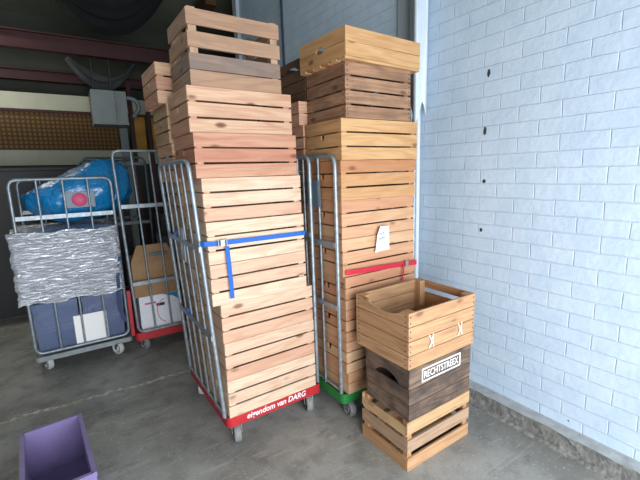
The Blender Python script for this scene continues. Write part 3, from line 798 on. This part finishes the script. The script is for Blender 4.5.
# ------------------------------------------------------------------ rear roll containers
def gate(root, x0, x1, y, z0, z1, bars, zh, mat, dx=0., r=.013):
    def P(x, z): q = (z-z0)/(z1-z0); return (x+dx*q, y, z)
    m = MB(); c = .07
    pts = [P((x0+x1)/2, z0), P(x0+c, z0)]+arc(P(x0+c, z0), P(x0, z0), P(x0, z0+c))[1:]+[P(x0, z1-c)]+arc(P(x0, z1-c), P(x0, z1), P(x0+c, z1))[1:]+[P(x1-c, z1)]+arc(P(x1-c, z1), P(x1, z1), P(x1, z1-c))[1:]+[P(x1, z0+c)]+arc(P(x1, z0+c), P(x1, z0), P(x1-c, z0))[1:]+[P((x0+x1)/2, z0)]
    m.tube(pts, r, 10)
    for i in range(1, bars+1):
        x = x0+(x1-x0)*i/(bars+1); m.tube([P(x, z0), P(x, z1)], .009, 8)
    for z in zh: m.box((P(x0, z)[0], y-.006, z-.018), (P(x1, z)[0], y+.006, z+.018), 0)
    return m.build('front_gate', mat, root)
# red-base container behind, with boxes
rb = empty('roll_container', (.43, 4.00, 0), 0, 'rear roll container on a red base holding a cardboard box and a white printed box', 'roll container')
tray(rb, .74, .80, .135, .215, 'red')
gate(rb, .03, .66, -.005, .225, 1.98, 3, (.72, 1.47), 'galv', dx=-.05)
side_frame(rb, .73, .73, .03, .78, .215, 1.90, 3, (.8, 1.3))
for (x, y, a) in ((.10, .08, -1.2), (.64, .08, -1.), (.1, .72, .4), (.64, .72, .4)): wheel(rb, x, y, a, .06)
m = MB(); m.box((-.035, .01, .20), (-.005, .05, .66), 2); m.build('red_upright', 'red', rb)
m = MB(); ribbon(m, [(-.05, .06, 1.0), (-.09, .05, .8), (-.10, .05, .5), (-.07, .05, .35)], .03, up_=(1, 0, 0)); m.build('hanging_strap', 'blueweb', rb)
bx = empty('white_box', (.50, 4.06, .2165), 0, 'white cardboard box with pink print and a blue corner, on the rear red base', 'box')
m = MB(); m.box((0, 0, 0), (.40, .5, .34)); m.build('carton', 'whitecard', bx)
m = MB(); m.poly([(.22, .34), (.40, .34), (.40, .24), (.33, .30)], (1, 0, 0), (0, 0, 1), (0, -1, 0), .0012, (0, -.0002, -.001)); m.build('blue_print', 'blueink', bx)
m = MB(); m.tube([(.25+.09*math.cos(a), -.0015, .165+.125*math.sin(a)) for a in [math.radians(100+160*k/14) for k in range(15)]], .004, 6); m.box((.05, -.0018, .255), (.155, -.0004, .275)); m.build('pink_print', 'pinkink', bx)
m = MB(); m.box((.155, -.002, .222), (.235, -.0004, .252)); m.build('hand_hole', 'blackplastic', bx)
cbx = empty('cardboard_box', (.47, 4.07, .5575), 0, 'plain brown cardboard box with sloped open flaps, on the white printed box', 'box')
m = MB(); m.box((0, 0, 0), (.42, .42, .36)); m.build('carton', 'card', cbx)
m = MB()
m.poly([(0, 0), (.42, 0), (.35, .16), (.07, .16)], (1, 0, 0), (0, .35, .94), (0, -.94, .35), .004, (0, .0, .361)); m.build('flap', 'card', cbx)
m = MB(); m.box((.17, -.004, .40), (.34, .03, .435)); o = m.build('shipping_tape', 'greycrate', cbx)
m = MB()
for k in range(3): m.box((-.0, 0, k*.22), (.42, .5, k*.22+.212))
# grey base container with wrapped load
gb = empty('roll_container', (-.39, 4.10, 0), 0, 'rear roll container on a grey metal base, its load bound in stretch film', 'roll container')
tray(gb, .80, .80, .12, .165, 'greyplastic')
gate(gb, .02, .775, .0, .20, 1.745, 3, (1.42,), 'galv', dx=.0)
gate(gb, .02, .775, .78, .20, 1.745, 3, (1.42,), 'galv', dx=.0).name = 'rear_gate'
for (x, y, a) in ((.10, .08, -1.2), (.68, .03, -1.), (.1, .72, .4), (.68, .72, .4)): wheel(gb, x, y, a, .065, True)
def bundle():
    m = MB(); x0, x1, y0, y1, z0, z1 = -.43, .385, 4.055, 4.90, .67, 1.295
    per = []
    K = 96
    for k in range(K):
        q = 4*k/K; e = q % 1
        if q < 1: p = (x0+(x1-x0)*e, y0)
        elif q < 2: p = (x1, y0+(y1-y0)*e)
        elif q < 3: p = (x1-(x1-x0)*e, y1)
        else: p = (x0, y1-(y1-y0)*e)
        per.append(p)
    nz = 26; vs = []; fs = []
    cx, cy = (x0+x1)/2, (y0+y1)/2
    for j in range(nz+1):
        z = z0+(z1-z0)*j/nz
        for k, p in enumerate(per):
            s = 1+.010*math.sin(z*70+k*.5)+R.uniform(-.008, .008)+.012*math.sin(z*31)
            vs.append((cx+(p[0]-cx)*s, cy+(p[1]-cy)*s, z+.012*math.sin(k*.6)+R.uniform(-.006, .006)))
    for j in range(nz):
        for k in range(K): fs.append((j*K+k, j*K+(k+1) % K, (j+1)*K+(k+1) % K, (j+1)*K+k))
    m.add(vs, fs, smooth=True)
    # loose top
    tv = [vs[nz*K+k] for k in range(K)]+[(cx, cy, z1+.03)]
    m.add(tv, [(k, (k+1) % K, K) for k in range(K)], smooth=True)
    o = m.build('stretch_film', 'wrap')
    return tag(o, 'silvery crinkled stretch film wrapped round the middle of the grey-base load', 'plastic film')
bundle()
for i, (xa, xb, lab) in enumerate(((.02, .37, 'smoky blue plastic bin under the stretch film, nearest the gate corner'), (-.36, -.01, 'smoky blue plastic bin under the stretch film, further left of its twin'))):
    m = MB(); w = xb-xa
    vs = [(.02, .02, 0), (w-.02, .02, 0), (w-.02, .62, 0), (.02, .62, 0), (0, 0, .48), (w, 0, .48), (w, .64, .48), (0, .64, .48)]
    m.add(vs, [(3, 2, 1, 0), (0, 1, 5, 4), (1, 2, 6, 5), (2, 3, 7, 6), (3, 0, 4, 7), (4, 5, 6, 7)])
    o = m.build('plastic_bin', 'bin'); o.location = (xa, 4.135, .166); tag(o, lab, 'bin')
m = MB(); m.box((0, 0, 0), (.27, .006, .27), 0); o = m.build('white_sheet', 'paper'); o.location = (-.06, 4.125, .21); tag(o, 'white sheet standing against the smoky bins behind the grey-base gate', 'sheet')
# blue bag on the wrapped load
bg = empty('blue_bag', (.14, 4.42, 1.335), 0, 'shiny blue plastic bag with a pink round sticker, on top of the wrapped load', 'bag')
m = MB()
def bagfn(u, v):
    a = 2*math.pi*u; ph = math.pi*(v-.5)
    x = .45*math.cos(ph)*math.cos(a); y = .27*math.cos(ph)*math.sin(a)
    z = .27+.27*math.sin(ph)+.10*math.cos(ph)*math.cos(a)*max(0, math.sin(ph))*2
    k = 1+math.cos(ph)*(.025*math.sin(5*a+3*ph)+.022*math.sin(9*a-6*ph)+.012*math.sin(21*a+9*ph))
    return (x*k+.05*math.sin(ph), y*k, max(.0, z+.012*math.sin(14*x+3)*math.sin(17*y)))
m.grid(bagfn, 72, 36); m.build('sack', 'bag', bg)
m = MB(); m.lathe((-.02, -.325, .22), (0, 1, 0), [(0, 0), (.060, 0), (.060, .1)], 24); m.build('round_sticker', 'pinkink', bg)
m = MB(); m.box((-.13, -.305, .15), (.10, -.20, .29)); m.build('printed_patch', 'sheetblue', bg)
# darker cages and black crates beyond
dk = empty('roll_container', (.12, 5.1, 0), 0, 'dark empty roll container standing behind the blue bag', 'roll container')
tray(dk, .80, .80, .13, .20, 'blackplastic')
gate(dk, .10, .75, .0, .22, 1.97, 2, (1.2, 1.9), 'galvdark')
gate(dk, .10, .75, .78, .22, 1.97, 2, (1.2, 1.9), 'galvdark').name = 'rear_gate'
for (x, y, a) in ((.10, .08, -1.2), (.68, .08, -1.), (.1, .72, .4), (.68, .72, .4)): wheel(dk, x, y, a, .06)
for i in range(5):
    c_ = MB(); c_.box((0, 0, 0), (.60, .40, .25))
    for s in range(5): c_.box((.03+s*.11, -.008, .04), (.10+s*.11, 0, .21))
    o = c_.build('plastic_crate', 'blackplastic' if i != 3 else 'greycrate'); o.location = (.96, 4.98, .002+i*.252)
    tag(o, ['black plastic crate on the floor behind the rear red-base container', 'black plastic crate second from the floor in the dark pile', 'black plastic crate third from the floor in the dark pile', 'grey plastic crate in the dark pile behind the rear red-base container', 'black plastic crate topping the dark pile in the rear'][i], 'crate', 'plastic crates piled in the dark rear')
o = MB(); o.box((0, 0, 0), (2.4, .5, 1.86)); o.box((-.02, -.02, 1.865), (2.42, .52, 1.90))
o = o.build('storage_cabinet', 'blackplastic'); o.location = (-1.6, 6.2, 0.001); tag(o, 'long black cabinet standing in the dark behind the rear cages', 'cabinet')

# lilac folding crate at the left edge
lc = empty('folding_crate', (-.33, 2.02, 0), math.radians(4), 'lilac plastic folding crate with vented sides on the floor, foreground left', 'crate')
m = MB(); W_, D_, H_ = .30, .62, .30
m.box((0, 0, .001), (W_, D_, .012)); m.build('base_panel', 'lilac', lc)
for s in (0, 1):
    m = MB(); xa = 0 if s == 0 else W_-.014
    m.box((xa-.004, 0, H_-.025), (xa+.018, D_, H_)); m.box((xa, 0, .001), (xa+.014, D_, .05)); m.box((xa, 0, .05), (xa+.014, .03, H_-.025)); m.box((xa, D_-.03, .05), (xa+.014, D_, H_-.025))
    for k in range(18):
        y = .035+k*(D_-.09)/17; m.box((xa+.003, y, .05), (xa+.011, y+.016, H_-.025))
    for z in (.11, .17, .23): m.box((xa+.001, .03, z), (xa+.013, D_-.03, z+.012))
    m.build('side_panel', 'lilac', lc)
for s in (0, 1):
    m = MB(); ya = 0 if s == 0 else D_-.014
    m.box((.014, ya, .001), (W_-.014, ya+.014, H_-.03)); m.box((.014, ya-.003, H_-.03), (W_-.014, ya+.017, H_)); m.build('end_panel', 'lilac', lc)

# ------------------------------------------------------------------ light
w = bpy.data.worlds.new('daylight'); scene.world = w; w.use_nodes = True
bgN = w.node_tree.nodes['Background']; bgN.inputs[0].default_value = (.75, .86, 1., 1); bgN.inputs[1].default_value = 1.0
ld = bpy.data.lights.new('doorway_daylight', 'AREA'); ld.shape = 'RECTANGLE'; ld.size = 3.1; ld.size_y = 2.4; ld.energy = 275
ld.color = (.92, .965, 1.)
lo = bpy.data.objects.new('doorway_daylight', ld); COL.objects.link(lo)
lo.location = (.55, -1.75, 1.3)
lo.rotation_euler = (math.radians(84), 0, math.radians(0))
ld2 = bpy.data.lights.new('rear_fill_light', 'AREA'); ld2.shape = 'RECTANGLE'; ld2.size = 1.2; ld2.size_y = .2; ld2.energy = 40; ld2.color = (1, .95, .85)  # added fill lamp that brightens the rear, no real fitting
lo2 = bpy.data.objects.new('rear_fill_light', ld2); COL.objects.link(lo2); lo2.location = (-1.5, 6.6, 4.3)

ld3 = bpy.data.lights.new('upper_fill_light', 'AREA'); ld3.shape = 'RECTANGLE'; ld3.size = 2.0; ld3.size_y = 3.5; ld3.energy = 26; ld3.color = (.93, .97, 1)  # added fill lamp lifting the far wall, not an opening in the roof
lo3 = bpy.data.objects.new('upper_fill_light', ld3); COL.objects.link(lo3); lo3.location = (-2.6, 2.6, 4.45); lo3.rotation_euler = (0, math.radians(-35), 0)
